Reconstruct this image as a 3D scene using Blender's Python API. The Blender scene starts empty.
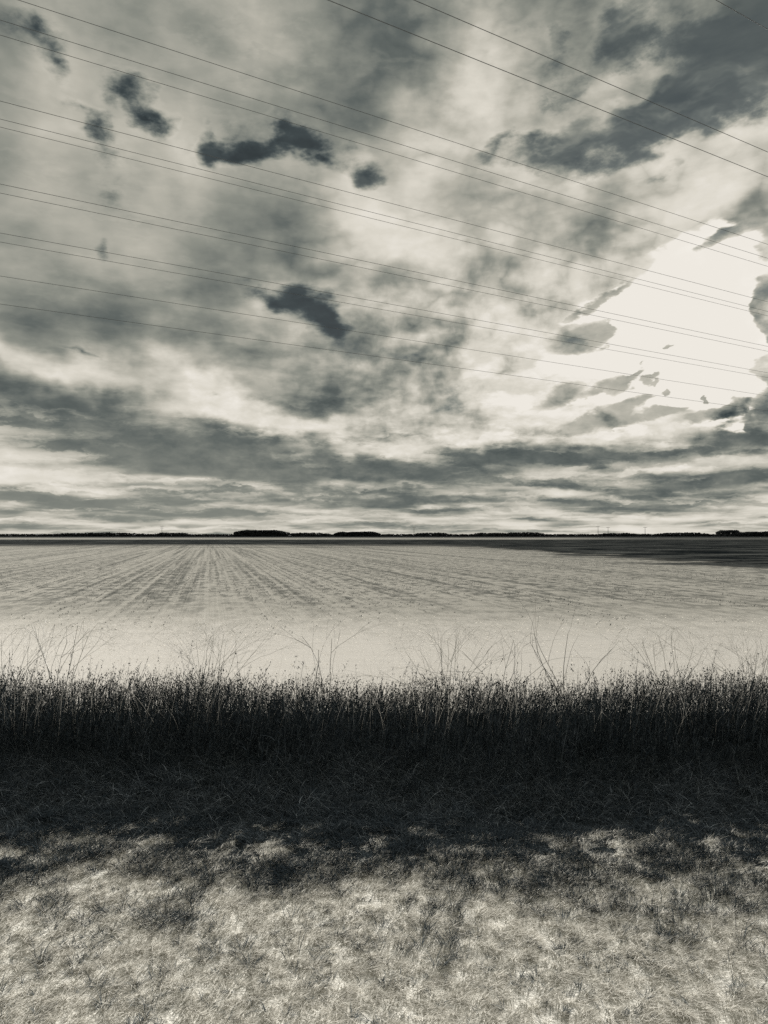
import bpy, bmesh, math, random
import numpy as np
from mathutils import Vector, Matrix
R = math.radians
SKY_ONLY = False
random.seed(7)
rng = np.random.default_rng(11)
sc = bpy.context.scene
C = sc.collection

# ------------------------------------------------------------------ camera
F = 740.0                      # focal length in pixels of the 768 x 1024 picture
CAM_H = 2.6
PITCH = math.atan((535 - 512) / F)
cam_d = bpy.data.cameras.new("camera")
cam = bpy.data.objects.new("camera", cam_d)
C.objects.link(cam)
cam_d.sensor_fit = 'VERTICAL'
cam_d.sensor_height = 36.0
cam_d.lens = 36.0 * F / 1024.0
cam_d.clip_start = 0.05
cam_d.clip_end = 20000.0
cam.location = (0, 0, CAM_H)
cam.rotation_euler = (math.pi / 2 + PITCH, 0, 0)
sc.camera = cam

EXPO = 1.45
GAIN = 2.0 ** EXPO
SUN_AZ, SUN_EL = R(23.5), R(15.5)


def ray(px, py):
    """world direction of a picture point"""
    a, b = (px - 384) / F, (512 - py) / F
    c, s = math.cos(PITCH), math.sin(PITCH)
    return Vector((a, c - s * b, s + c * b)).normalized()


def azel(px, py):
    d = ray(px, py)
    return math.atan2(d.x, d.y), math.asin(d.z)


# ------------------------------------------------------------------ colour and exposure
sc.view_settings.view_transform = 'Standard'
sc.view_settings.look = 'None'
sc.view_settings.exposure = EXPO
sc.view_settings.gamma = 1.0
sc.view_settings.use_curve_mapping = False
sc.cycles.use_denoising = False
sc.cycles.max_bounces = 6
sc.cycles.diffuse_bounces = 3
sc.cycles.transparent_max_bounces = 8


# ------------------------------------------------------------------ node helper
class NT:
    def __init__(self, tree):
        self.t = tree

    def n(self, kind, **kw):
        nd = self.t.nodes.new(kind)
        for k, v in kw.items():
            setattr(nd, k, v)
        return nd

    def put(self, sock, v):
        if v is None:
            return
        if isinstance(v, bpy.types.NodeSocket):
            self.t.links.new(v, sock)
        else:
            sock.default_value = v

    def m(self, op, a, b=None, c=None, clamp=False):
        nd = self.n('ShaderNodeMath', operation=op, use_clamp=clamp)
        self.put(nd.inputs[0], a); self.put(nd.inputs[1], b); self.put(nd.inputs[2], c)
        return nd.outputs[0]

    def v(self, op, a, b=None, scale=None):
        nd = self.n('ShaderNodeVectorMath', operation=op)
        self.put(nd.inputs[0], a); self.put(nd.inputs[1], b)
        if scale is not None:
            self.put(nd.inputs['Scale'], scale)
        return nd.outputs['Value'] if op in ('LENGTH', 'DOT_PRODUCT') else nd.outputs[0]

    def sep(self, v):
        nd = self.n('ShaderNodeSeparateXYZ'); self.put(nd.inputs[0], v)
        return nd.outputs[0], nd.outputs[1], nd.outputs[2]

    def comb(self, x, y, z=0.0):
        nd = self.n('ShaderNodeCombineXYZ')
        self.put(nd.inputs[0], x); self.put(nd.inputs[1], y); self.put(nd.inputs[2], z)
        return nd.outputs[0]

    def noise(self, vec, scale, detail=4.0, rough=0.5, dist=0.0, color=False, lac=2.0):
        nd = self.n('ShaderNodeTexNoise')
        self.put(nd.inputs['Vector'], vec)
        nd.inputs['Scale'].default_value = scale
        nd.inputs['Detail'].default_value = detail
        nd.inputs['Roughness'].default_value = rough
        nd.inputs['Lacunarity'].default_value = lac
        nd.inputs['Distortion'].default_value = dist
        return nd.outputs['Color'] if color else nd.outputs['Fac']

    def rng(self, v, a, b, c=0.0, d=1.0, smooth=True):
        nd = self.n('ShaderNodeMapRange', interpolation_type='SMOOTHSTEP' if smooth else 'LINEAR')
        self.put(nd.inputs[0], v)
        for i, q in enumerate((a, b, c, d)):
            self.put(nd.inputs[1 + i], q)
        return nd.outputs[0]

    def mapv(self, vec, loc=(0, 0, 0), rot=(0, 0, 0), scale=(1, 1, 1), kind='POINT'):
        nd = self.n('ShaderNodeMapping', vector_type=kind)
        self.put(nd.inputs[0], vec)
        nd.inputs['Location'].default_value = loc
        nd.inputs['Rotation'].default_value = rot
        nd.inputs['Scale'].default_value = scale
        return nd.outputs[0]

    def mixf(self, f, a, b):
        nd = self.n('ShaderNodeMix', data_type='FLOAT')
        self.put(nd.inputs[0], f); self.put(nd.inputs[2], a); self.put(nd.inputs[3], b)
        return nd.outputs[0]

    def mixc(self, f, a, b):
        nd = self.n('ShaderNodeMix', data_type='RGBA')
        self.put(nd.inputs[0], f); self.put(nd.inputs[6], a); self.put(nd.inputs[7], b)
        return nd.outputs[2]

    def ramp(self, f, stops):
        nd = self.n('ShaderNodeValToRGB')
        e = nd.color_ramp.elements
        while len(e) < len(stops):
            e.new(0.5)
        for el, (p, c) in zip(e, stops):
            el.position = p; el.color = (*c, 1.0)
        self.put(nd.inputs[0], f)
        return nd.outputs[0]


def lin(v):
    v = v / 255.0
    return v / 12.92 if v <= 0.04045 else ((v + 0.055) / 1.055) ** 2.4


def tone(rgb, k=1.0):
    return tuple(lin(c) * k for c in rgb)


# ------------------------------------------------------------------ sky: broken winter cloud with the sun behind it
world = bpy.data.worlds.new("World")
sc.world = world
world.use_nodes = True
w = NT(world.node_tree)
world.node_tree.nodes.clear()
wout = w.n('ShaderNodeOutputWorld')
bg = w.n('ShaderNodeBackground')
STRENGTH = 0.1
bg.inputs['Strength'].default_value = STRENGTH
world.node_tree.links.new(bg.outputs[0], wout.inputs[0])
clear = w.n('ShaderNodeTexSky', sky_type='NISHITA', sun_disc=False)
clear.sun_elevation = SUN_EL
clear.sun_rotation = SUN_AZ
clear.air_density = 1.0
clear.dust_density = 0.6

gen = w.n('ShaderNodeTexCoord').outputs['Generated']
D = w.v('NORMALIZE', gen)
dx, dy, dz = w.sep(D)
az = w.m('ARCTAN2', dx, dy)
el = w.m('ARCSINE', dz)
uv = w.comb(az, el)
zz = w.m('ADD', w.m('MAXIMUM', dz, 0.0), 0.09)
plane = w.comb(w.m('DIVIDE', dx, zz), w.m('DIVIDE', dy, zz))           # a flat cloud deck seen in perspective
plane_up = w.comb(w.m('DIVIDE', dx, w.m('ADD', zz, 0.010)), w.m('DIVIDE', dy, w.m('ADD', zz, 0.010)))


def nz(vec, scale, amp, detail=3.0, rough=0.55):
    c = w.noise(vec, scale, detail, rough, color=True)
    return w.v('SCALE', w.v('SUBTRACT', c, (0.5, 0.5, 0.5)), scale=amp)


flat = w.comb(1.0, w.rng(el, 0.0, R(14.0), 0.10, 1.0), 0.0)              # cloud seen edge-on near the horizon
warp_soft = w.v('ADD', uv, w.v('MULTIPLY', nz(D, 7.0, 0.17, 4.0, 0.5), flat))
warp_soft = w.v('ADD', warp_soft, w.v('MULTIPLY', nz(w.mapv(uv, scale=(1.0, 2.0, 1.0)), 20.0, 1.0, 5.0, 0.6), (0.055, 0.022, 0.0)))
warp_tiny = w.v('ADD', uv, nz(w.mapv(uv, rot=(0, 0, -0.45), scale=(0.5, 1.0, 1.0)), 45.0, 0.035, 4.0, 0.6))
warp_fine = w.v('ADD', w.v('ADD', uv, nz(D, 9.0, 0.07, 2.0)), nz(w.mapv(uv, rot=(0, 0, -0.45), scale=(0.45, 1.0, 1.0)), 26.0, 0.065, 4.0, 0.55))


def blobs(vec, items, k=1.6, kind='QUADRATIC_SPHERE'):
    acc = None
    for (px, py, rx, ry, rot, amp) in items:
        a0, e0 = azel(px, py)
        a1, _ = azel(px + 1, py); _, e1 = azel(px, py - 1)
        q = w.mapv(vec, (a0, e0, 0), (0, 0, R(rot)), (rx * k * abs(a1 - a0), ry * k * abs(e1 - e0), 1.0), 'TEXTURE')
        g = w.n('ShaderNodeTexGradient', gradient_type=kind)
        w.put(g.inputs[0], q)
        acc = w.m('MULTIPLY', g.outputs['Fac'], amp) if acc is None else w.m('MULTIPLY_ADD', g.outputs['Fac'], amp, acc)
    return acc


# broad light and dark masses of cloud: picture place, half sizes, tilt, strength
MASS = [
    (20, 10, 90, 60, 0, -.16), (60, 90, 70, 50, 0, .08), (250, 35, 90, 50, -20, .10), (330, 90, 60, 90, 0, -.10), (390, 40, 60, 70, 0, -.08),
    (470, 100, 60, 110, 15, .20), (560, 110, 60, 60, 0, .06), (640, 75, 95, 30, 25, .18), (740, 110, 55, 45, 20, .22), (690, 190, 110, 60, 20, .20),
    (395, 205, 60, 50, 0, .17), (180, 150, 60, 60, 0, .10), (300, 190, 80, 40, 0, .08), (110, 250, 110, 50, -10, .03), (240, 240, 60, 60, -30, -.05),
    (505, 220, 60, 50, 0, .10), (592, 238, 50, 30, -20, -.22), (470, 275, 80, 40, 0, -.03), (430, 240, 40, 40, 0, .10), (425, 365, 60, 50, 0, .16), (768, 0, 120, 80, 20, -.22), (370, 130, 50, 90, 10, -.08), (470, 60, 40, 90, 10, .12), (90, 300, 120, 60, 0, -.05),
    (60, 300, 130, 40, -8, -.08), (55, 358, 120, 17, -16, .34), (170, 370, 45, 28, 0, .26), (215, 390, 34, 20, -10, .28), (262, 412, 70, 13, -22, .38), (330, 434, 50, 12, -10, .32),
    (55, 400, 140, 34, -14, -.24), (220, 448, 130, 28, -8, -.20), (340, 396, 50, 34, 10, -.20), (300, 330, 60, 40, 0, .06), (390, 300, 45, 40, 0, .15), (440, 345, 50, 24, 0, -.06), (450, 300, 60, 30, 0, .10),
    (490, 400, 50, 35, 20, .16), (400, 420, 40, 20, 0, .18), (560, 390, 80, 25, 15, .16), (545, 340, 40, 60, 0, .10),
    (755, 395, 50, 40, 0, -.26), (745, 430, 70, 24, 10, -.20), (760, 300, 26, 55, 0, -.34), (720, 240, 50, 18, 25, -.24), (680, 330, 160, 120, 0, .22),
    (130, 330, 100, 50, 0, -.02), (640, 424, 130, 22, 8, .16),
]
LOWMASS = [
    (0, 472, 90, 16, -8, .30), (95, 480, 70, 14, -8, .16), (60, 503, 130, 18, 0, -.12), (180, 492, 80, 14, 0, -.08), (190, 462, 90, 20, -6, -.14),
    (400, 462, 130, 34, 2, -.26), (560, 458, 140, 38, 6, -.34), (680, 452, 80, 26, 0, -.26), (470, 432, 170, 12, 6, .26), (300, 455, 100, 26, -6, -.22),
    (700, 484, 130, 14, 3, -.32), (560, 489, 140, 12, 0, .24), (310, 488, 70, 18, 0, .14), (430, 498, 170, 10, 2, -.20), (620, 503, 170, 9, 2, -.16), (640, 470, 150, 8, 3, .16), (520, 512, 200, 8, 0, .14), (250, 505, 90, 8, 0, -.10),
]
lowm = blobs(warp_soft, LOWMASS, 2.0)
lowm_dn = blobs(w.v('SUBTRACT', warp_soft, (0.0, 0.007, 0.0)), LOWMASS, 2.0)
low_rim = w.m('MULTIPLY', w.m('MAXIMUM', w.m('SUBTRACT', lowm, lowm_dn), 0.0), 2.2)
mass = w.m('ADD', w.m('MULTIPLY_ADD', blobs(warp_soft, MASS, 2.0), 1.35, lowm), low_rim)
# gaps with clear dark sky
GAP = [
    (34, 22, 36, 28, -40, .85), (48, 44, 26, 16, -60, .5), (128, 90, 22, 12, 10, .85), (150, 108, 16, 18, -50, 1.1), (86, 108, 30, 12, -10, .62), (104, 134, 14, 24, 30, .62), (118, 180, 22, 40, 10, .30),
    (212, 150, 12, 22, 5, 1.15), (240, 150, 40, 13, 4, 1.2), (288, 146, 44, 18, -6, 1.3), (312, 154, 22, 11, -10, .9), (368, 172, 22, 17, -20, 1.25), (364, 190, 10, 16, 0, .7),
    (268, 300, 28, 15, -20, 1.1), (300, 312, 38, 17, -22, 1.3), (328, 326, 20, 22, 0, 1.1), (345, 352, 22, 16, -40, .55), (420, 342, 34, 8, 16, .60), (395, 354, 22, 6, 10, .40),
    (98, 246, 8, 12, 0, .6), (75, 357, 24, 5, -20, .8), (202, 400, 10, 5, 0, .6),
    (490, 143, 22, 8, 0, .8), (533, 149, 26, 9, 0, 1.0), (556, 45, 16, 26, 20, .85), (606, 40, 60, 26, 30, .85), (575, 95, 30, 22, 30, .65), (660, 20, 70, 24, 25, .70),
    (580, 146, 60, 14, 8, 1.0), (640, 125, 70, 26, 22, 1.25), (690, 95, 66, 28, 32, 1.2), (735, 48, 80, 46, 30, 1.3), (760, 10, 90, 40, 20, .8), (700, 20, 60, 18, 20, .85), (768, 60, 50, 40, 30, 1.0), (668, 170, 20, 6, 20, .5), (765, 15, 40, 26, 0, .8),
    (578, 338, 40, 15, 4, .62), (470, 395, 34, 12, 35, .42), (430, 410, 38, 9, 25, .36), (720, 238, 36, 12, 25, .6), (760, 300, 22, 40, 10, .5), (765, 380, 20, 40, 0, .45),
]
right = w.m('MULTIPLY', w.rng(az, R(-2), R(20)), w.rng(el, R(8), R(18)))
streak = w.noise(w.mapv(uv, rot=(0, 0, -0.42), scale=(0.28, 1, 1)), 15.0, 6.0, 0.58)
gap_n = w.m('MULTIPLY', w.m('SUBTRACT', w.noise(w.mapv(uv, rot=(0, 0, -0.4), scale=(0.55, 1, 1)), 30.0, 6.0, 0.62), 0.5), w.mixf(right, 2.6, 3.2))
gap_b = blobs(warp_fine, GAP, 1.5, 'SPHERICAL')
gap_n = w.m('MULTIPLY_ADD', w.m('SUBTRACT', streak, 0.5), w.m('MULTIPLY', right, 2.6), gap_n)
gap_v = w.m('MULTIPLY_ADD', gap_n, w.rng(gap_b, 0.0, 0.3), gap_b)
gap = w.rng(gap_v, w.mixf(right, 0.0, -0.08), w.mixf(right, 1.45, 1.30))
veil = w.noise(w.mapv(w.v('ADD', uv, nz(uv, 14.0, 0.05)), rot=(0, 0, -0.5), scale=(0.3, 1.1, 1)), 22.0, 4.0, 0.55)
gap = w.m('MULTIPLY', gap, w.m('SUBTRACT', 1.0, w.m('MULTIPLY', w.m('MULTIPLY_ADD', right, 0.45, 0.15), w.rng(veil, 0.45, 0.68))))
gap_rim = w.m('MULTIPLY', w.rng(gap_b, 0.02, 0.30), w.m('SUBTRACT', 1.0, gap))
# the torn opening in front of the sun
GLARE = [
    (705, 320, 75, 60, 10, 2.2), (650, 300, 70, 26, 25, 1.1), (745, 275, 45, 26, 10, 1.3), (720, 375, 45, 45, 0, 1.7), (640, 345, 70, 40, 10, .8), (620, 375, 90, 50, 20, .55), (690, 395, 60, 22, 10, .6),
    (590, 305, 30, 12, 20, .4), (545, 360, 40, 26, 0, .28), (560, 405, 90, 24, 14, .36), (640, 425, 110, 10, 8, .25), (705, 235, 20, 12, 30, .7), (480, 438, 110, 7, 6, .32), (500, 390, 50, 30, 10, .26),
    (764, 300, 20, 30, 0, -2.6), (768, 385, 22, 34, 0, -2.0), (718, 247, 40, 8, 25, -1.0), (578, 338, 36, 13, 6, -1.2), (765, 250, 30, 12, 20, -.5),
]
gl_n = w.m('MULTIPLY', w.m('SUBTRACT', w.noise(w.mapv(uv, rot=(0, 0, -0.45), scale=(0.4, 1, 1)), 40.0, 5.0, 0.6), 0.5), 2.6)
gl_b = blobs(warp_fine, GLARE, 1.6, 'SPHERICAL')
WISP = [
    (666, 347, 6, 4, 0, 1.3), (628, 381, 24, 5, 28, 1.3), (651, 381, 14, 4, 8, 1.2), (668, 393, 6, 9, 0, 1.3), (702, 395, 5, 7, 0, 1.2), (618, 410, 46, 6, 20, 1.4), (657, 412, 34, 6, 8, 1.4),
    (600, 300, 34, 4, 26, 1.2), (600, 388, 22, 5, 20, 1.1), (700, 415, 30, 7, 8, 1.2), (735, 405, 14, 9, 20, 1.4), (584, 338, 34, 15, 8, 1.8), (560, 395, 26, 8, 20, 1.2), (590, 425, 40, 7, 10, 1.4), (640, 366, 10, 4, 20, .8),
]
wisp_b = blobs(warp_tiny, WISP, 1.3, 'SPHERICAL')
wisp = w.rng(wisp_b, 0.10, 0.75)
gl_b = w.m('MULTIPLY_ADD', wisp_b, -2.2, gl_b)
glare_v = w.m('MULTIPLY_ADD', gl_n, w.rng(gl_b, 0.0, 0.35), gl_b)
glare = w.rng(glare_v, 0.40, 0.74)
bleed = w.rng(glare_v, -0.15, 0.5)
halo = w.rng(w.v('LENGTH', w.v('SUBTRACT', D, tuple(ray(690, 340)))), 0.09, 0.36, 1.0, 0.0)

# cloud texture: billows on the deck, streaks drawn out by the wind, lit upper rims
bil = w.noise(plane, 1.5, 5.0, 0.46, 0.3)
bil_up = w.noise(plane_up, 1.5, 5.0, 0.46, 0.3)
rim = w.m('MULTIPLY', w.m('SUBTRACT', bil, bil_up), 1.4)
fine = w.noise(w.v('ADD', D, nz(D, 20.0, 0.03)), 22.0, 6.0, 0.55)
fluff = w.noise(w.v('ADD', D, nz(D, 9.0, 0.06)), 7.0, 4.0, 0.42)
low = w.rng(el, R(3.0), R(12.0), 1.0, 0.0)
T = w.m('ADD', mass, 0.605)
T = w.m('MULTIPLY_ADD', w.m('SUBTRACT', bil, 0.5), w.mixf(low, 0.16, 0.12), T)
T = w.m('MULTIPLY_ADD', w.m('SUBTRACT', fluff, 0.5), w.mixf(low, 0.62, 0.1), T)
T = w.m('MULTIPLY_ADD', w.m('SUBTRACT', streak, 0.5), w.mixf(right, 0.10, 0.62), T)
T = w.m('MULTIPLY_ADD', w.m('SUBTRACT', fine, 0.5), w.m('MULTIPLY', w.rng(az, R(-14), R(8)), w.m('MULTIPLY', w.rng(el, R(4), R(9)), w.rng(el, R(15), R(24), 0.95, 0.2))), T)
T = w.m('MULTIPLY_ADD', rim, w.mixf(low, 0.3, 0.45), T)
# flat stratus sheets lying towards the horizon: grey undersides, bright rims
puff = nz(w.mapv(uv, scale=(1.0, 2.6, 1.0)), 30.0, 0.055, 5.0, 0.6)
squash = w.m('POWER', w.m('MAXIMUM', el, 0.0005), 0.62)                  # sheets crowd together towards the horizon
sh_v = w.v('ADD', w.comb(az, squash), puff)
sh_v = w.mapv(sh_v, scale=(4.0, 22.0, 1.0), rot=(0, 0, -0.02))
sh_u = w.v('ADD', sh_v, (0.0, 0.22, 0.0))
h1 = w.noise(sh_v, 1.0, 4.0, 0.5)
h2 = w.noise(sh_u, 1.0, 4.0, 0.5)
sheet = w.m('MULTIPLY', w.m('SUBTRACT', 0.5, w.rng(h1, 0.42, 0.58)), 0.20)
edge = w.m('MULTIPLY', w.m('MAXIMUM', w.m('SUBTRACT', h1, h2), 0.0), 1.7)
low2 = w.rng(el, R(6.0), R(12.0), 1.0, 0.12)
T = w.m('MULTIPLY_ADD', w.m('ADD', sheet, edge), low2, T)
# thinning towards the horizon and towards the sun
T = w.m('MULTIPLY_ADD', w.rng(el, 0.0, R(2.0), 1.0, 0.0), 0.06, T)
T = w.m('MULTIPLY_ADD', w.m('MULTIPLY', halo, w.m('SUBTRACT', 1.0, gap)), 0.09, T)
T = w.m('MULTIPLY_ADD', gap_rim, 0.025, T)
T = w.m('MULTIPLY_ADD', w.m('MULTIPLY', bleed, w.rng(gl_b, -0.1, 0.4)), 0.12, T)
heap = w.noise(w.v('ADD', w.mapv(D, scale=(1.0, 1.0, 1.5)), nz(D, 25.0, 0.02)), 11.0, 3.0, 0.5)
heap = w.m('MULTIPLY', w.m('ABSOLUTE', w.m('SUBTRACT', heap, 0.5)), 2.0)
T = w.m('MULTIPLY_ADD', w.m('SUBTRACT', heap, 0.19), w.m('MULTIPLY', w.rng(az, R(-20), R(6), 0.08, 0.70), w.m('MULTIPLY', w.rng(el, R(4), R(8)), w.rng(el, R(17), R(30), 1.0, 0.45))), T)
T = w.m('SMOOTH_MAX', T, w.mixf(low, 0.34, w.rng(az, R(-12), R(6), 0.50, 0.42)), 0.14)
T = w.m('SMOOTH_MIN', T, 0.85, 0.22)
tuft_n = w.noise(w.v('ADD', w.mapv(uv, scale=(1.0, 2.3, 1.0)), nz(uv, 30.0, 0.03)), 26.0, 6.0, 0.58)
T = w.m('MULTIPLY_ADD', w.m('SUBTRACT', tuft_n, 0.5), w.m('MULTIPLY', w.rng(el, R(1.0), R(3.5), 0.14, 0.32), w.m('MULTIPLY', w.rng(el, R(12), R(22), 1.0, 0.35), w.rng(az, R(-24), R(2), 0.55, 1.0))), T)
T = w.m('MULTIPLY_ADD', w.m('SUBTRACT', T, 0.60), 1.10, 0.60)
T = w.m('MULTIPLY_ADD', wisp, -0.18, T)
T = w.mixf(gap, T, w.m('MULTIPLY_ADD', w.m('SUBTRACT', streak, 0.5), 0.32, w.mixf(w.m('MULTIPLY', w.rng(gap_v, 0.5, 1.1), w.m('SUBTRACT', 1.0, right)), 0.29, 0.16)))
T = w.mixf(glare, T, 0.93)
STOPS = [(0.0, tone((8, 14, 18))), (0.12, tone((26, 34, 38))), (0.25, tone((58, 67, 69))), (0.40, tone((98, 104, 101))), (0.55, tone((141, 143, 134))),
         (0.70, tone((183, 180, 168))), (0.85, tone((219, 214, 202))), (0.93, tone((238, 233, 224))), (1.0, tone((250, 247, 240)))]
cloud_col = w.ramp(T, STOPS)
cloud_col = w.v('SCALE', cloud_col, scale=1.0 / (STRENGTH * GAIN))
# through the gaps a little of the clear sky itself, in the picture's monochrome
bw = w.n('ShaderNodeRGBToBW'); w.put(bw.inputs[0], clear.outputs[0])
clear_col = w.v('SCALE', w.comb(0.95, 1.0, 1.02), scale=w.m('MULTIPLY', bw.outputs[0], 0.02))
sky_col = w.v('ADD', cloud_col, w.v('SCALE', clear_col, scale=gap))
w.put(bg.inputs['Color'], sky_col)
world.cycles.sampling_method = 'MANUAL'
world.cycles.sample_map_resolution = 512

# ------------------------------------------------------------------ sun, veiled by thin cloud
sd = bpy.data.lights.new("sun", 'SUN')
sd.energy = 5.0
sd.angle = R(6.0)
sd.color = (1.0, 0.972, 0.925)
sun = bpy.data.objects.new("sun", sd)
C.objects.link(sun)
sdir = Vector((math.sin(SUN_AZ) * math.cos(SUN_EL), math.cos(SUN_AZ) * math.cos(SUN_EL), math.sin(SUN_EL)))
sun.rotation_euler = (-sdir).to_track_quat('-Z', 'Y').to_euler()
sun.location = (0, 0, 60)

# ====GROUND
# ------------------------------------------------------------------ helpers
def mat(name):
    m = bpy.data.materials.new(name)
    m.use_nodes = True
    m.node_tree.nodes.clear()
    t = NT(m.node_tree)
    out = t.n('ShaderNodeOutputMaterial')
    return m, t, out


def blade_mat(name, dark, pale, trans=0.35, attr='tint', lo=0.0, hi=1.0):
    m, t, out = mat(name)
    a = t.n('ShaderNodeAttribute', attribute_name=attr)
    col = t.mixc(t.rng(a.outputs['Fac'], lo, hi, smooth=False), (*dark, 1), (*pale, 1))
    d = t.n('ShaderNodeBsdfDiffuse'); t.put(d.inputs[0], col)
    tr = t.n('ShaderNodeBsdfTranslucent'); t.put(tr.inputs[0], col)
    mx = t.n('ShaderNodeMixShader'); mx.inputs[0].default_value = trans
    t.t.links.new(d.outputs[0], mx.inputs[1]); t.t.links.new(tr.outputs[0], mx.inputs[2])
    t.t.links.new(mx.outputs[0], out.inputs[0])
    return m


def plain_mat(name, rgb, rough=0.8, var=0.25, scale=30.0):
    m, t, out = mat(name)
    p = t.n('ShaderNodeBsdfPrincipled')
    co = t.n('ShaderNodeTexCoord').outputs['Object']
    n = t.noise(co, scale, 4.0)
    k = t.rng(n, 0.3, 0.7, 1.0 - var, 1.0 + var, smooth=False)
    t.put(p.inputs['Base Color'], t.v('SCALE', rgb, scale=k))
    p.inputs['Roughness'].default_value = rough
    t.t.links.new(p.outputs[0], out.inputs[0])
    return m


def tag(o, label=None, cat=None, group=None, kind=None):
    if label: o['label'] = label
    if cat: o['category'] = cat
    if group: o['group'] = group
    if kind: o['kind'] = kind
    return o


def mesh_obj(name, verts, faces, m, parent=None, smooth=False, tint=None):
    me = bpy.data.meshes.new(name)
    verts = np.asarray(verts, dtype=np.float32)
    faces = np.asarray(faces, dtype=np.int32)
    nf, k = faces.shape
    me.vertices.add(len(verts)); me.vertices.foreach_set('co', verts.ravel())
    me.loops.add(nf * k); me.loops.foreach_set('vertex_index', faces.ravel())
    me.polygons.add(nf)
    me.polygons.foreach_set('loop_start', np.arange(0, nf * k, k, dtype=np.int32))
    me.polygons.foreach_set('use_smooth', np.full(nf, smooth, dtype=bool))
    if tint is not None:
        at = me.attributes.new('tint', 'FLOAT', 'POINT')
        at.data.foreach_set('value', np.asarray(tint, dtype=np.float32))
    me.update(calc_edges=True)
    me.materials.append(m)
    o = bpy.data.objects.new(name, me)
    C.objects.link(o)
    if parent is not None:
        o.parent = parent
    return o


_lat = rng.random((256, 256))


def vnoise(x, y, s, ox=0.0):
    x = np.asarray(x) * s + 37.3 + ox; y = np.asarray(y) * s + 91.7 + ox * 1.7
    i = np.floor(x).astype(int); j = np.floor(y).astype(int)
    fx = x - i; fy = y - j
    fx = fx * fx * (3 - 2 * fx); fy = fy * fy * (3 - 2 * fy)
    L = lambda a, b: _lat[a % 256, b % 256]
    return (L(i, j) * (1 - fx) + L(i + 1, j) * fx) * (1 - fy) + (L(i, j + 1) * (1 - fx) + L(i + 1, j + 1) * fx) * fy


def fbm(x, y, s, o=4, ox=0.0):
    v = 0; a = 0.5; tot = 0
    for k in range(o):
        v = v + a * vnoise(x, y, s * 2.03 ** k, ox + 11.3 * k); tot += a; a *= 0.5
    return v / tot


def sst(a, b, x):
    t = np.clip((x - a) / (b - a), 0, 1)
    return t * t * (3 - 2 * t)


def blades(name, P, H, W, lean_a, lean, curve, segs, tint, m, parent=None, tip=0.15, face=None):
    """thin tapered leaves: one strip of quads each"""
    n = len(P)
    t = np.linspace(0, 1, segs + 1)[None, :, None]
    ld = np.stack([np.cos(lean_a), np.sin(lean_a), np.zeros(n)], 1)[:, None, :]
    fa = rng.uniform(0, math.pi, n) if face is None else face
    wd = np.stack([np.cos(fa), np.sin(fa), np.zeros(n)], 1)[:, None, :]
    Hh = H[:, None, None]
    reach = lean[:, None, None] * t + curve[:, None, None] * t ** 2
    z = Hh * (t - 0.42 * np.clip(curve, 0, 1.6)[:, None, None] * t ** 2.5)
    mid = P[:, None, :] + ld * Hh * reach
    mid[:, :, 2:3] += z
    wid = W[:, None, None] * (1 - (1 - tip) * t ** 1.3) * 0.5
    a = mid - wd * wid; b = mid + wd * wid
    V = np.stack([a, b], 2).reshape(n, -1, 3)
    base = (np.arange(n) * (segs + 1) * 2)[:, None]
    f = []
    for k in range(segs):
        f.append(np.stack([base[:, 0] + 2 * k, base[:, 0] + 2 * k + 1, base[:, 0] + 2 * k + 3, base[:, 0] + 2 * k + 2], 1))
    Fc = np.concatenate(f, 0)
    return mesh_obj(name, V.reshape(-1, 3), Fc, m, parent, tint=np.repeat(tint, (segs + 1) * 2))


def tubes(lines, radii, sides=5):
    """lines: list of point lists, radii: list of radius lists -> verts, quads"""
    V, Fq = [], []
    for pts, rs in zip(lines, radii):
        base = len(V)
        n = len(pts)
        for i, (p, r) in enumerate(zip(pts, rs)):
            d = (pts[min(i + 1, n - 1)] - pts[max(i - 1, 0)]).normalized()
            u = d.orthogonal().normalized() if abs(d.z) > 0.9 else d.cross(Vector((0, 0, 1))).normalized()
            v = d.cross(u)
            for k in range(sides):
                a = 2 * math.pi * k / sides
                V.append(p + (u * math.cos(a) + v * math.sin(a)) * r)
        for i in range(n - 1):
            for k in range(sides):
                k2 = (k + 1) % sides
                Fq.append((base + i * sides + k, base + i * sides + k2, base + (i + 1) * sides + k2, base + (i + 1) * sides + k))
    return [tuple(v) for v in V], Fq


# ------------------------------------------------------------------ field: one sheet to the horizon
ROW = R(-13.2)
VERGE_Y = 11.2
m_field, t, out = mat('field_soil')
geo = t.n('ShaderNodeNewGeometry').outputs['Position']
gx, gy, gz = t.sep(geo)
rowv = t.mapv(geo, rot=(0, 0, ROW))                      # x across the rows, y along them
rows = t.noise(t.mapv(rowv, scale=(2.2, 0.014, 1)), 1.0, 3.0, 0.65)
rows2 = t.noise(t.mapv(rowv, scale=(0.42, 0.010, 1)), 1.0, 2.0, 0.5)
crumbs = t.noise(t.mapv(geo, scale=(1.6, 0.8, 1)), 1.0, 6.0, 0.78)
ripple = t.noise(t.mapv(geo, scale=(0.10, 0.9, 1), rot=(0, 0, 0.05)), 1.0, 5.0, 0.6)
clods = t.noise(t.mapv(geo, scale=(0.07, 0.13, 1)), 1.0, 5.0, 0.65)
far_n = t.noise(t.mapv(geo, scale=(0.012, 0.10, 1)), 1.0, 4.0, 0.6)
pale = t.mixc(t.m('MULTIPLY_ADD', t.noise(t.mapv(geo, scale=(0.35, 2.2, 1)), 1.0, 6.0, 0.72), 2.0, -0.5, clamp=True), (0.71, 0.675, 0.63, 1), (0.80, 0.765, 0.72, 1))
strip = t.rng(t.m('MULTIPLY_ADD', t.m('SUBTRACT', crumbs, 0.5), 9.0, gy), 16.0, 27.0)                             # the smooth headland ends, the drilled ground begins
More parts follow.
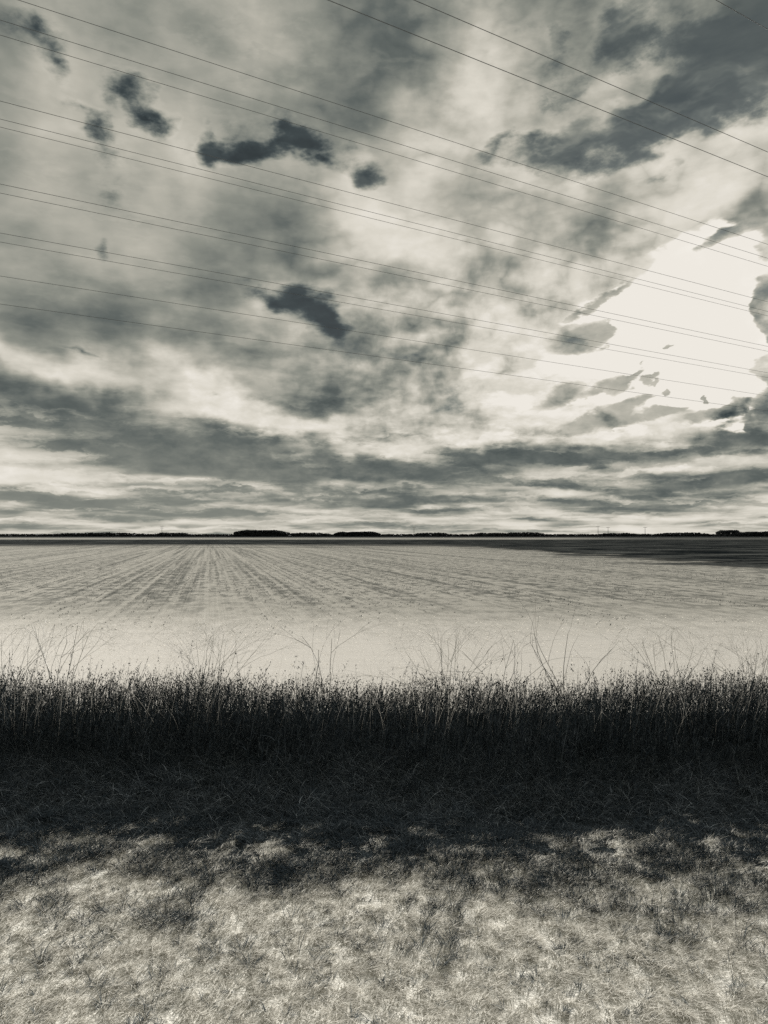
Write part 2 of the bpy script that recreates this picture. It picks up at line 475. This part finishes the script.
rowdark = t.m('MULTIPLY', t.rng(t.m('MULTIPLY_ADD', rows2, 0.5, t.m('MULTIPLY_ADD', crumbs, 1.9, rows)), 1.55, 1.95), t.rng(gy, 18, 34))
ripdark = t.m('MULTIPLY', t.rng(t.m('MULTIPLY_ADD', crumbs, 1.2, ripple), 1.00, 1.36), t.m('MULTIPLY', strip, t.rng(gx, -10.0, 25.0, 0.35, 0.9)))
dk = t.m('MAXIMUM', t.m('MULTIPLY', rowdark, 0.75), t.m('MULTIPLY', ripdark, 0.75))
drilled = t.mixc(dk, (0.52, 0.50, 0.455, 1), (0.06, 0.068, 0.066, 1))
col = t.mixc(strip, pale, drilled)
# a darker ploughed piece on the right and right across beyond the drilled rows
ed = t.m('MULTIPLY_ADD', t.m('SUBTRACT', clods, 0.5), 60.0, t.m('MULTIPLY_ADD', gy, 0.089, t.m('SUBTRACT', gx, 33.0)))
piece = t.m('MULTIPLY', t.rng(ed, -5.0, 4.0), t.rng(t.m('MULTIPLY_ADD', t.m('SUBTRACT', clods, 0.5), 60.0, gy), 42.0, 66.0))
across = t.rng(t.m('MULTIPLY_ADD', t.m('SUBTRACT', far_n, 0.5), 160.0, gy), 150.0, 205.0)
plough = t.m('MAXIMUM', piece, across)
beyond = t.rng(t.m('MULTIPLY_ADD', t.m('SUBTRACT', far_n, 0.5), 200.0, gy), 400.0, 440.0)
beyond = t.m('MULTIPLY', beyond, t.rng(gy, 700.0, 760.0, 1.0, 0.0))
beyond = t.m('MULTIPLY', beyond, t.rng(t.m('MULTIPLY_ADD', gy, -0.30, gx), -60.0, 40.0, 1.0, 0.25))
pl_col = t.mixc(t.rng(t.m('MULTIPLY_ADD', crumbs, 0.5, clods), 0.66, 0.92), (0.010, 0.013, 0.015, 1), (0.11, 0.115, 0.112, 1))
col = t.mixc(plough, col, pl_col)
col = t.mixc(beyond, col, (0.36, 0.35, 0.32, 1))
d = t.n('ShaderNodeBsdfDiffuse'); t.put(d.inputs[0], col); d.inputs['Roughness'].default_value = 0.6
bp = t.n('ShaderNodeBump'); bp.inputs['Strength'].default_value = 0.5; bp.inputs['Distance'].default_value = 0.05
t.put(bp.inputs['Height'], t.m('MULTIPLY', t.m('MULTIPLY_ADD', rows, 1.0, crumbs), t.m('MULTIPLY', strip, t.rng(gy, 40, 120, 1.0, 0.0))))
t.put(d.inputs['Normal'], bp.outputs[0])
t.t.links.new(d.outputs[0], out.inputs[0])
S = 9000.0
field = mesh_obj('field', [(-S, -S, 0), (S, -S, 0), (S, S, 0), (-S, S, 0)], [(0, 1, 2, 3)], m_field)
tag(field, kind='structure')


# ------------------------------------------------------------------ verge: lumpy ground under the grass
def verge_z(x, y):
    x = np.asarray(x, float); y = np.asarray(y, float)
    b = 0.05 * fbm(x * 0.8, y, 0.6, 2) + 0.012 * fbm(x, y, 4.0, 2, 5.0) + 0.018 * fbm(x, y, 13.0, 2, 9.0)
    e = sst(VERGE_Y, VERGE_Y - 1.0, y) * sst(15.0, 13.0, np.abs(x))
    return b * e + 0.005


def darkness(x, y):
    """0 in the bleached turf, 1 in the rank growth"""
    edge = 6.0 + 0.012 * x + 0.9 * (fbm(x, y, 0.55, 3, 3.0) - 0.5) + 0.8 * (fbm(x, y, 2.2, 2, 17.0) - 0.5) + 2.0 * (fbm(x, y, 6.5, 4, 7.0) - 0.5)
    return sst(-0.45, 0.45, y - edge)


gxs = np.arange(-15.0, 15.001, 0.06); gys = np.arange(-3.0, VERGE_Y + 0.3, 0.05)
X, Y = np.meshgrid(gxs, gys)
Z = verge_z(X, Y)
nx, ny = len(gxs), len(gys)
idx = np.arange(nx * ny).reshape(ny, nx)
quads = np.stack([idx[:-1, :-1], idx[:-1, 1:], idx[1:, 1:], idx[1:, :-1]], -1).reshape(-1, 4)
m_verge, t, out = mat('verge_turf')
geo = t.n('ShaderNodeNewGeometry').outputs['Position']
at = t.n('ShaderNodeAttribute', attribute_name='tint').outputs['Fac']
fine_n = t.noise(geo, 45.0, 4.0, 0.6)
patch = t.noise(geo, 6.0, 4.0, 0.6)
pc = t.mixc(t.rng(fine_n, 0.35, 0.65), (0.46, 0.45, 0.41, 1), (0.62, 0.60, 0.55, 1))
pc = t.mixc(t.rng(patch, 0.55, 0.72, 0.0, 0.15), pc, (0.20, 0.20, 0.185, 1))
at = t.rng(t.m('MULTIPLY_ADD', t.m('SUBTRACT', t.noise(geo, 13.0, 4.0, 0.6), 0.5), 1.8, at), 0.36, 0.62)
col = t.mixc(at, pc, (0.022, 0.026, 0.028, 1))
d = t.n('ShaderNodeBsdfDiffuse'); t.put(d.inputs[0], col)
bp = t.n('ShaderNodeBump'); bp.inputs['Strength'].default_value = 0.6; bp.inputs['Distance'].default_value = 0.02
t.put(bp.inputs['Height'], fine_n); t.put(d.inputs['Normal'], bp.outputs[0])
t.t.links.new(d.outputs[0], out.inputs[0])
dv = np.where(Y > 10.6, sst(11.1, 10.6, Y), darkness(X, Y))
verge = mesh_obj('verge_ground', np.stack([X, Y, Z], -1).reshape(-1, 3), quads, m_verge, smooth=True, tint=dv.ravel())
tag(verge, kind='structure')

# ------------------------------------------------------------------ grass
m_turf = blade_mat('bleached_grass', (0.44, 0.43, 0.39), (0.63, 0.61, 0.56), 0.35)
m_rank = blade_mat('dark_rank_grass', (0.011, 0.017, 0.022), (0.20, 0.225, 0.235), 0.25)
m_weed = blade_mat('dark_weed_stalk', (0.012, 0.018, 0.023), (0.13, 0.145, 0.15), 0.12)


def scatter(n, x0, x1, y0, y1):
    return rng.uniform(x0, x1, n), rng.uniform(y0, y1, n)


# short bleached turf in the foreground: little combed tufts
def tufts(name, cx, cy, per, spread, h, wdt, comb, comb_amt, tint_c, tint_j, m, up=0.5, segs=2):
    nc = len(cx)
    n = nc * per
    r = spread * np.sqrt(rng.random(n)); a = rng.uniform(0, 2 * math.pi, n)
    X = np.repeat(cx, per) + r * np.cos(a); Y = np.repeat(cy, per) + r * np.sin(a)
    size = np.repeat(rng.uniform(0.6, 1.4, nc), per)
    P = np.stack([X, Y, verge_z(X, Y) - 0.004], 1)
    ca = np.repeat(comb, per)
    vx = np.cos(a) * (r / spread) + comb_amt * np.cos(ca); vy = np.sin(a) * (r / spread) + comb_amt * np.sin(ca)
    la = np.arctan2(vy, vx) + rng.normal(0, 0.35, n)
    ln = up * np.hypot(vx, vy) * rng.uniform(0.6, 1.4, n)
    tt = np.clip(np.repeat(tint_c, per) + rng.normal(0, tint_j, n), 0, 1)
    return blades(name, P, rng.uniform(0.6, 1.3, n) * size * h, rng.uniform(0.7, 1.3, n) * wdt, la, ln, rng.uniform(0.1, 1.1, n), segs, tt, m)


n = 27000
x, y = scatter(n, -7.0, 7.0, 3.0, 7.4)
keep = (np.abs(x) < 1.8 + 0.62 * y) & (rng.random(n) > darkness(x, y) ** 1.5 * 1.01)
x, y = x[keep], y[keep]; n = len(x)
comb = -0.35 + 0.5 * (fbm(x, y, 0.9, 2, 14.0) - 0.5) + rng.normal(0, 0.5, n)
tc = 0.64 + 0.2 * (fbm(x, y, 1.7, 3, 2.0) - 0.5) + rng.normal(0, 0.18, n) - 0.12 * darkness(x, y)
o = tufts('bleached_turf', x, y, 22, 0.030, 0.032, 0.0050, comb, 1.1, tc, 0.06, m_turf, 0.9)
tag(o, 'short bleached grass lying matted across the whole foreground', 'grass', kind='stuff')

# darker wiry tufts creeping into the bleached turf
n = 26000
x, y = scatter(n, -7.5, 7.5, 3.1, 7.0)
tf = fbm(x, y, 3.6, 4, 31.0)
near = sst(3.8, 6.1, y)
pr = sst(0.50, 0.60, tf + 0.19 * near - 0.06) * (0.02 + 0.62 * near ** 1.8)
keep = (rng.random(n) < pr) & (np.abs(x) < 1.8 + 0.62 * y)
x, y = x[keep], y[keep]; n = len(x)
o = tufts('wiry_tufts', x, y, 26, 0.05, 0.062, 0.0048, rng.uniform(0, 6.28, n), 0.3, 0.03 + 0.30 * (1 - sst(3.8, 5.8, y)) + np.abs(rng.normal(0, 0.06, n)), 0.04, m_rank, 0.6, 3)
tag(o, 'dark wiry tufts thinning out into the bleached foreground grass', 'grass', kind='stuff')
n = 16000
x, y = scatter(n, -6.5, 6.5, 3.1, 6.6)
keep = (rng.random(n) < 0.10 + 0.6 * sst(0.46, 0.62, fbm(x, y, 2.2, 3, 19.0)) * sst(3.4, 5.8, y)) & (np.abs(x) < 1.8 + 0.62 * y)
x, y = x[keep], y[keep]; n = len(x)
o = tufts('moss_specks', x, y, 10, 0.018, 0.034, 0.0055, rng.uniform(0, 6.28, n), 0.4, 0.06 + 0.5 * (1 - sst(3.4, 5.4, y)) + np.abs(rng.normal(0, 0.15, n)), 0.05, m_rank, 0.7)
tag(o, 'small dark specks of moss and dead leaf dotted through the bleached turf', 'grass', kind='stuff')
n = 420
x, y = scatter(n, -6.0, 6.0, 4.3, 6.2)
keep = rng.random(n) < sst(4.3, 6.2, y) * sst(0.42, 0.62, fbm(x, y, 1.1, 3, 77.0)) + 0.03
x, y = x[keep], y[keep]; n = len(x)
o = tufts('dead_sprigs', x, y, 7, 0.07, 0.17, 0.0045, rng.uniform(0, 6.28, n), 0.2, np.full(n, 0.12), 0.1, m_rank, 0.35, 4)
tag(o, 'thin dark sprigs standing singly in the bleached turf near the dark growth', 'weeds', kind='stuff')

# matted dark growth
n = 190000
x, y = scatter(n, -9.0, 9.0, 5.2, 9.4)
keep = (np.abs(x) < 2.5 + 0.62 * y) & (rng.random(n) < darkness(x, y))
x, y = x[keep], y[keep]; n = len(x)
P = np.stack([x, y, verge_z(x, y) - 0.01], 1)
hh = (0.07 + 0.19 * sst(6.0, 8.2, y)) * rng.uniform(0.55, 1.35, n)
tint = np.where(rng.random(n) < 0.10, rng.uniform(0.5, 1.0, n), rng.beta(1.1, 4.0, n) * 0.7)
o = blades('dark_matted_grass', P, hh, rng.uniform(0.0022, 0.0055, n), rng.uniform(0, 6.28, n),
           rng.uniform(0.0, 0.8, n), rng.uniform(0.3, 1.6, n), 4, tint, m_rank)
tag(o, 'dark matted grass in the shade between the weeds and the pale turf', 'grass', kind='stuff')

# tall dead weeds: stalks with leaves and seed heads, one dense belt
n = 44000
x, y = scatter(n, -10.0, 10.0, 7.0, 10.7)
keep = (np.abs(x) < 3.0 + 0.62 * y) & (rng.random(n) < 0.10 + 0.90 * sst(7.6, 9.2, y + 1.6 * (fbm(x, y, 1.3, 3, 83.0) - 0.5)))
x, y = x[keep], y[keep]; n = len(x)
zb = verge_z(x, y)
hgt = (0.22 + 0.52 * rng.beta(1.8, 2.4, n) + 0.42 * (fbm(x, y, 0.8, 3, 41.0) - 0.5)) * np.where(rng.random(n) < 0.10, rng.uniform(1.15, 1.6, n), 1.0) * (0.42 + 0.58 * sst(7.0, 9.3, y))
la = rng.normal(0.2, 1.3, n); ln = np.abs(rng.normal(0.10, 0.10, n)); cv = rng.uniform(0, 0.22, n)
P = np.stack([x, y, zb - 0.01], 1)
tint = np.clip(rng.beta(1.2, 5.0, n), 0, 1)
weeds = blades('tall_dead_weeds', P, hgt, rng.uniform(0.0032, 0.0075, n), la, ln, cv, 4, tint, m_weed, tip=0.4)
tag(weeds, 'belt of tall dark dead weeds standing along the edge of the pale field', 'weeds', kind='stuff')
# their leaves
k = 3
px = np.repeat(x, k); py = np.repeat(y, k); ph = np.repeat(hgt, k); pla = np.repeat(la, k); pln = np.repeat(ln, k); pcv = np.repeat(cv, k); pz = np.repeat(zb, k)
f = rng.uniform(0.1, 0.95, n * k)
Q = np.stack([px + np.cos(pla) * ph * (pln * f + pcv * f * f), py + np.sin(pla) * ph * (pln * f + pcv * f * f), pz + ph * (f - 0.42 * pcv * f ** 2.5)], 1)
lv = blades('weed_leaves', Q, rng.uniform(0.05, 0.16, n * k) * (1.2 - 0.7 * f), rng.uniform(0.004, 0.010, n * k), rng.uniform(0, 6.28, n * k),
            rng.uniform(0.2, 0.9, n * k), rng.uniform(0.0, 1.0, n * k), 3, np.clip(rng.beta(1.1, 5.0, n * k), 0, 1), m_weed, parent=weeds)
lv['kind'] = 'stuff'
# seed heads: small spindles clustered at the tops
k = 4
px = np.repeat(x, k); py = np.repeat(y, k); ph = np.repeat(hgt, k); pla = np.repeat(la, k); pln = np.repeat(ln, k); pcv = np.repeat(cv, k); pz = np.repeat(zb, k)
f = rng.uniform(0.78, 1.0, n * k)
Q = np.stack([px + np.cos(pla) * ph * (pln * f + pcv * f * f), py + np.sin(pla) * ph * (pln * f + pcv * f * f), pz + ph * (f - 0.42 * pcv * f ** 2.5)], 1)
Q += rng.normal(0, 0.012, Q.shape)
sel = rng.random(n * k) < 0.8
Q = Q[sel]; nq = len(Q)
L = rng.uniform(0.008, 0.018, nq); r = rng.uniform(0.003, 0.0075, nq); ang = rng.uniform(0, 6.28, nq)
ax = np.stack([0.5 * np.cos(ang), 0.5 * np.sin(ang), np.ones(nq)], 1); ax /= np.linalg.norm(ax, axis=1)[:, None]
u = np.cross(ax, np.array([1.0, 0, 0])); u /= np.linalg.norm(u, axis=1)[:, None]; v = np.cross(ax, u)
V = np.stack([Q - ax * L[:, None], Q + u * r[:, None], Q + v * r[:, None], Q - u * r[:, None], Q - v * r[:, None], Q + ax * L[:, None]], 1)
b = np.arange(nq)[:, None] * 6
tri = np.array([[0, 2, 1], [0, 3, 2], [0, 4, 3], [0, 1, 4], [5, 1, 2], [5, 2, 3], [5, 3, 4], [5, 4, 1]])
Fc = (b[:, None, :] + tri[None]).reshape(-1, 3)
sh = mesh_obj('seed_heads', V.reshape(-1, 3), Fc, m_weed, weeds, tint=np.repeat(np.clip(rng.beta(1.2, 4.0, nq), 0, 1), 6))
sh['kind'] = 'stuff'

# fine pale bents standing through and above the weeds
n = 2600
x, y = scatter(n, -10.0, 10.0, 8.8, 11.0)
P = np.stack([x, y, verge_z(x, y) - 0.01], 1)
o = blades('pale_grass_stems', P, rng.uniform(0.45, 0.95, n), rng.uniform(0.002, 0.004, n), rng.normal(0.2, 1.4, n),
           np.abs(rng.normal(0.12, 0.1, n)), rng.uniform(0, 0.4, n), 4, rng.uniform(0.5, 1.0, n),
           blade_mat('pale_stem', (0.20, 0.20, 0.18), (0.42, 0.40, 0.36), 0.2), tip=0.5)
tag(o, 'fine pale grass stems poking above the dark weed belt', 'grass', kind='stuff')

# stubble in drilled rows
n = 90000
m_stub = blade_mat('stubble_straw', (0.05, 0.055, 0.055), (0.40, 0.39, 0.36), 0.2)
uu = np.round(rng.uniform(-62, 62, n) / 0.42) * 0.42 + rng.normal(0, 0.05, n)
vv = rng.uniform(19.0, 75.0, n)
x = uu * math.cos(ROW) + vv * math.sin(ROW); y = -uu * math.sin(ROW) + vv * math.cos(ROW)
g = fbm(uu, vv * 0.10, 0.9, 3, 51.0) + 0.35 * (fbm(x * 0.4, y * 1.5, 0.8, 3, 57.0) - 0.5)
keep = (np.abs(x) < 6.0 + 0.62 * y) & (y > 18.5) & ((x - 28 + 0.089 * y < 0) | (y < 44)) & (rng.random(n) < sst(0.36, 0.60, g) * sst(17.5, 30.0, y))
x, y = x[keep], y[keep]; n = len(x)
P = np.stack([x, y, np.full(n, -0.003)], 1)
o = blades('crop_stubble', P, rng.uniform(0.02, 0.06, n), rng.uniform(0.02, 0.05, n), rng.uniform(0, 6.28, n), rng.uniform(0.1, 0.8, n),
           rng.uniform(0, 0.5, n), 2, np.clip(rng.beta(1.4, 2.4, n), 0, 1), m_stub, tip=0.3, face=rng.normal(0, 0.5, n))
tag(o, 'short crop stubble in drilled rows running away across the pale field', 'stubble', kind='stuff')

n = 9000
x, y = scatter(n, -18.0, 18.0, 11.4, 24.0)
keep = (np.abs(x) < 4.0 + 0.62 * y) & (rng.random(n) < 0.25 + 0.75 * sst(13.0, 23.0, y))
x, y = x[keep], y[keep]; n = len(x)
o = blades('straw_litter', np.stack([x, y, np.full(n, -0.002)], 1), rng.uniform(0.006, 0.022, n), rng.uniform(0.012, 0.04, n), rng.uniform(0, 6.28, n),
           rng.uniform(0.5, 2.5, n), rng.uniform(0, 0.5, n), 2, np.clip(rng.beta(3.0, 1.5, n), 0, 1), blade_mat('pale_straw', (0.30, 0.29, 0.26), (0.72, 0.69, 0.63), 0.3), tip=0.5)
tag(o, 'flecks of straw and clods lying on the smooth pale field edge', 'straw', kind='stuff')

# ------------------------------------------------------------------ bare shrubs in front of the pale field
m_twig = plain_mat('grey_twig', (0.42, 0.41, 0.38), 0.8)
m_twig_d = plain_mat('dark_twig', (0.27, 0.265, 0.25), 0.8)


def ground_at(px, Yd):
    a, e = azel(px, 690)
    return Vector((math.tan(a) * Yd, Yd, 0.0))


def grow(p, d, length, r, depth, spread, lines, radii, rnd, kids=3, droop=0.0, cap=1.12):
    pts = [p.copy()]; rs = [r]
    nseg = 5
    q = p.copy(); dd = d.copy()
    for i in range(nseg):
        dd = (dd + Vector((rnd.gauss(0, .16), rnd.gauss(0, .12), rnd.gauss(0, .08) - droop * 0.12))).normalized()
        if q.z > cap: dd = (dd + Vector((0, 0, -1.2 * (q.z - cap) / 0.2))).normalized()
        q = q + dd * (length / nseg)
        pts.append(q.copy()); rs.append(r * (1 - 0.55 * (i + 1) / nseg))
    lines.append(pts); radii.append(rs)
    if depth > 0:
        for c in range(kids):
            i = rnd.randint(2, nseg)
            if pts[i].z > cap + 0.16: continue
            ax = Vector((rnd.gauss(0, 1), rnd.gauss(0, 1), rnd.gauss(0, .4))).normalized()
            nd = (dd + ax * spread).normalized()
            grow(pts[i], nd, length * rnd.uniform(0.5, 0.8), rs[i] * 0.7, depth - 1, spread, lines, radii, rnd, kids, droop, cap)


def shrub(px, Yd, stems, height, fan, depth, kids, spread, label, seed, m=None, r0=0.008, droop=0.0, cap=1.12):
    rnd = random.Random(seed)
    m = m or m_twig
    r0 *= 0.9
    root = bpy.data.objects.new('bare_shrub', None)
    C.objects.link(root)
    g = ground_at(px, Yd)
    g.z = float(verge_z(g.x, g.y)) - 0.02
    root.location = g
    tag(root, label, 'shrub', 'bare shrubs above the weeds')
    TL, TR = [], []
    for s in range(stems):
        a = (s + 0.5) / stems * 2 - 1
        d = Vector((a * fan + rnd.gauss(0, .05), rnd.gauss(0, .12), 1)).normalized()
        lines, radii = [], []
        p = Vector((a * 0.06, rnd.gauss(0, .04), 0))
        grow(p, d, height * rnd.uniform(0.70, 0.90), r0, depth, spread, lines, radii, rnd, kids, droop, cap)
        V, Fq = tubes(lines[:1], radii[:1], 6)
        mesh_obj('stem', V, Fq, m, root, smooth=True)
        TL += lines[1:]; TR += radii[1:]
    if len(TL) <= 24:
        for l, r in zip(TL, TR):
            V, Fq = tubes([l], [r], 4)
            mesh_obj('twig', V, Fq, m, root, smooth=True)
        return root
    V, Fq = tubes(TL, TR, 4)
    tw = mesh_obj('twigs', V, Fq, m, root, smooth=True)
    return root


shrub(14, 10.9, 4, 1.38, 0.22, 3, 3, 0.55, 'thin few-stemmed bare shrub at the left end of the weed belt', 1, r0=0.007)
shrub(60, 11.0, 5, 1.58, 0.34, 4, 3, 0.55, 'open bare shrub with forked crooked branches beside the thin shrub at the left end', 2, r0=0.009)
shrub(212, 11.1, 12, 1.40, 0.50, 4, 3, 0.75, 'broad wispy bare shrub with a dome of very fine pale twigs', 3, r0=0.006)
shrub(323, 11.0, 3, 1.40, 0.42, 2, 2, 0.50, 'slender Y-forked bare sapling rising between two wispy shrubs', 4, m_twig_d, r0=0.008, cap=1.6)
shrub(448, 11.1, 10, 1.38, 0.55, 4, 3, 0.70, 'rounded fine-twigged bare shrub right of the Y-forked sapling', 5, r0=0.006)
shrub(500, 11.0, 5, 1.27, 0.75, 2, 3, 0.60, 'low arching bare shrub leaning between the rounded shrub and the V-shaped one', 6, m_twig_d, r0=0.006, droop=0.5)
shrub(566, 11.0, 5, 1.50, 0.42, 1, 2, 0.35, 'bare shrub opening in a V of straight upright branches', 7, m_twig_d, r0=0.008, cap=1.6)
shrub(668, 11.1, 9, 1.40, 0.40, 4, 3, 0.95, 'tangled bare shrub with curling twigs right of the V-shaped shrub', 8, r0=0.006, droop=0.4)
shrub(752, 11.1, 9, 1.22, 0.55, 4, 3, 0.70, 'low spreading wispy bare shrub at the right end of the weed belt', 9, r0=0.006)

# ------------------------------------------------------------------ far trees
m_far = plain_mat('far_foliage', (0.018, 0.022, 0.024), 0.9, 0.4, 0.2)


def far_trees(name, spans, Yd, dens, depth, label, cat, zlow=0.0, m=None):
    """leaf clumps heaped along a belt: spans = (px0, px1, top in pixels above the horizon)"""
    Vs, Fs = [], []
    for (p0, p1, hpx) in spans:
        x0, x1 = (p0 - 384) / F * Yd, (p1 - 384) / F * Yd
        nb = int((x1 - x0) * dens)
        xx = rng.uniform(x0, x1, nb)
        e = np.clip(np.minimum(xx - x0, x1 - xx) / (0.22 * (x1 - x0)), 0, 1) ** 0.6
        top = (CAM_H + hpx * Yd / F) * (0.55 + 0.45 * e) * (0.72 + 0.5 * fbm(xx, xx * 0 + hpx * 7, 0.07, 4, 61.0))
        zz_ = top * (1 - rng.random(nb) ** 1.6) + zlow
        yy = Yd + rng.uniform(0, depth, nb)
        c = np.stack([xx, yy, zz_], 1)
        s = rng.uniform(0.7, 1.7, nb)
        a = rng.normal(size=(nb, 3)); a /= np.linalg.norm(a, axis=1)[:, None]
        bb = np.cross(a, rng.normal(size=(nb, 3))); bb /= np.linalg.norm(bb, axis=1)[:, None]
        q = np.stack([c - a * s[:, None] - bb * s[:, None], c + a * s[:, None] - bb * s[:, None], c + a * s[:, None] + bb * s[:, None], c - a * s[:, None] + bb * s[:, None]], 1)
        Fs.append(np.arange(nb * 4).reshape(nb, 4) + sum(len(v) for v in Vs))
        Vs.append(q.reshape(-1, 3))
    o = mesh_obj(name, np.concatenate(Vs), np.concatenate(Fs), m or m_far)
    tag(o, label, cat, kind='stuff')
    return o


far_trees('treeline', [(-400, 1200, 0.2), (40, 150, 1.4), (80, 115, 2.0), (150, 190, 1.6), (285, 330, 1.8), (415, 450, 1.6), (470, 520, 1.4), (505, 545, 2.2), (600, 640, 1.4), (660, 710, 1.6)], 1250, 9, 30,
          'low dark line of trees and hedges along the whole horizon', 'trees')
far_trees('copse', [(234, 287, 4.0)], 1200, 160, 40, 'dark flat-topped copse standing highest on the horizon, left of centre', 'trees')
far_trees('copse', [(334, 380, 2.5)], 1200, 150, 40, 'smaller low-domed copse on the horizon right of the flat-topped one', 'trees')
far_trees('copse', [(722, 742, 4.6)], 1500, 22, 30, 'thin hazy clump of trees on the horizon near the right edge', 'trees')
far_trees('copse', [(744, 830, 2.6)], 1150, 150, 40, 'dark copse on the horizon running out at the right edge', 'trees')

m_mast = plain_mat('mast_grey', (0.10, 0.105, 0.105), 0.6)


def mast(px, hpx, label, arms):
    Yd = 1300.0
    root = bpy.data.objects.new('power_mast', None); C.objects.link(root)
    root.location = ((px - 384) / F * Yd, Yd, 0)
    tag(root, label, 'mast', 'tiny masts on the horizon')
    h = CAM_H + hpx * Yd / F
    V, Fq = tubes([[Vector((0, 0, 0)), Vector((0, 0, h * .5)), Vector((0, 0, h))]], [[0.45, .35, .22]], 6)
    mesh_obj('pole', V, Fq, m_mast, root)
    for a in arms:
        V, Fq = tubes([[Vector((-3.5, 0, h * a)), Vector((3.5, 0, h * a + .1))]], [[0.2, .2]], 4)
        mesh_obj('crossarm', V, Fq, m_mast, root)


mast(162, 9, 'tiny lone mast on the horizon left of the flat-topped copse', (.97, .8))
for i, (px, hp, lab) in enumerate([(414, 8, 'tiny mast on the horizon just right of centre'), (598, 9, 'left of two tiny masts standing close together on the right horizon'),
                                   (608, 8, 'right of two tiny masts standing close together on the right horizon'), (645, 8, 'tiny mast on the horizon between the close pair and the hazy trees')]):
    mast(px, hp, lab, (.95,))

# ------------------------------------------------------------------ overhead wires, all running the same way
m_wire = plain_mat('wire_metal', (0.035, 0.04, 0.042), 0.5)
VPX = 1660
wd = ray(VPX, 535); wd.z = 0; wd.normalize()
wn = Vector((-wd.y, wd.x, 0))                    # away from the line, level
# where each passes the left edge (or, for the upper right ones, the top), its level distance and thickness
WIRES = [
    (0, -6, 24, 0.0099, 'topmost of the wires crossing from the left edge, dark and entering at the corner'),
    (0, 20, 24, 0.0093, 'second wire down the left edge, upper of a close pair near the top'),
    (0, 35, 24, 0.0087, 'third wire down the left edge, lower of the close pair near the top'),
    (0, 101, 26, 0.0093, 'fourth wire down the left edge, first of a trio below the topmost dark gap'),
    (0, 119, 26, 0.0087, 'fifth wire down the left edge, middle one of a trio'),
    (0, 127, 26, 0.0081, 'sixth wire down the left edge, lowest of a trio'),
    (0, 184, 28, 0.0093, 'seventh wire down the left edge, upper of the middle pair'),
    (0, 193, 28, 0.0087, 'eighth wire down the left edge, lower of the middle pair'),
    (0, 233, 30, 0.0093, 'ninth wire down the left edge, upper of the pair below the middle one'),
    (0, 242, 30, 0.0087, 'tenth wire down the left edge, lower of the pair below the middle one'),
    (0, 276, 32, 0.0093, 'single wire crossing just under the lower dark cloud gap, last but one'),
    (0, 304, 32, 0.0093, 'lowest wire of all, entering alone at the left edge'),
    (328, 0, 20, 0.0137, 'heavy wire entering at the top left of centre and running to the right edge'),
    (414, 0, 20, 0.0137, 'heavy wire entering at the top just right of centre above the sun'),
    (716, 0, 15, 0.0130, 'heavy wire cutting across the top right corner'),
]
for (px, py, dist, r, lab) in WIRES:
    d0 = ray(px, py)
    k = dist / d0.dot(wn)
    base = Vector((0, 0, CAM_H)) + d0 * k
    along = d0.dot(wd) * k
    r *= 0.85
    pts = []
    for s in np.linspace(-260, 420, 35):
        sag = 0.0000045 * (s - along - 40) ** 2
        pts.append(base + wd * (s - along) + Vector((0, 0, sag - 0.0000045 * 1600)))
    V, Fq = tubes([pts], [[r] * len(pts)], 6)
    tag(mesh_obj('overhead_wire', V, Fq, m_wire, smooth=True), lab, 'wire', 'overhead wires')
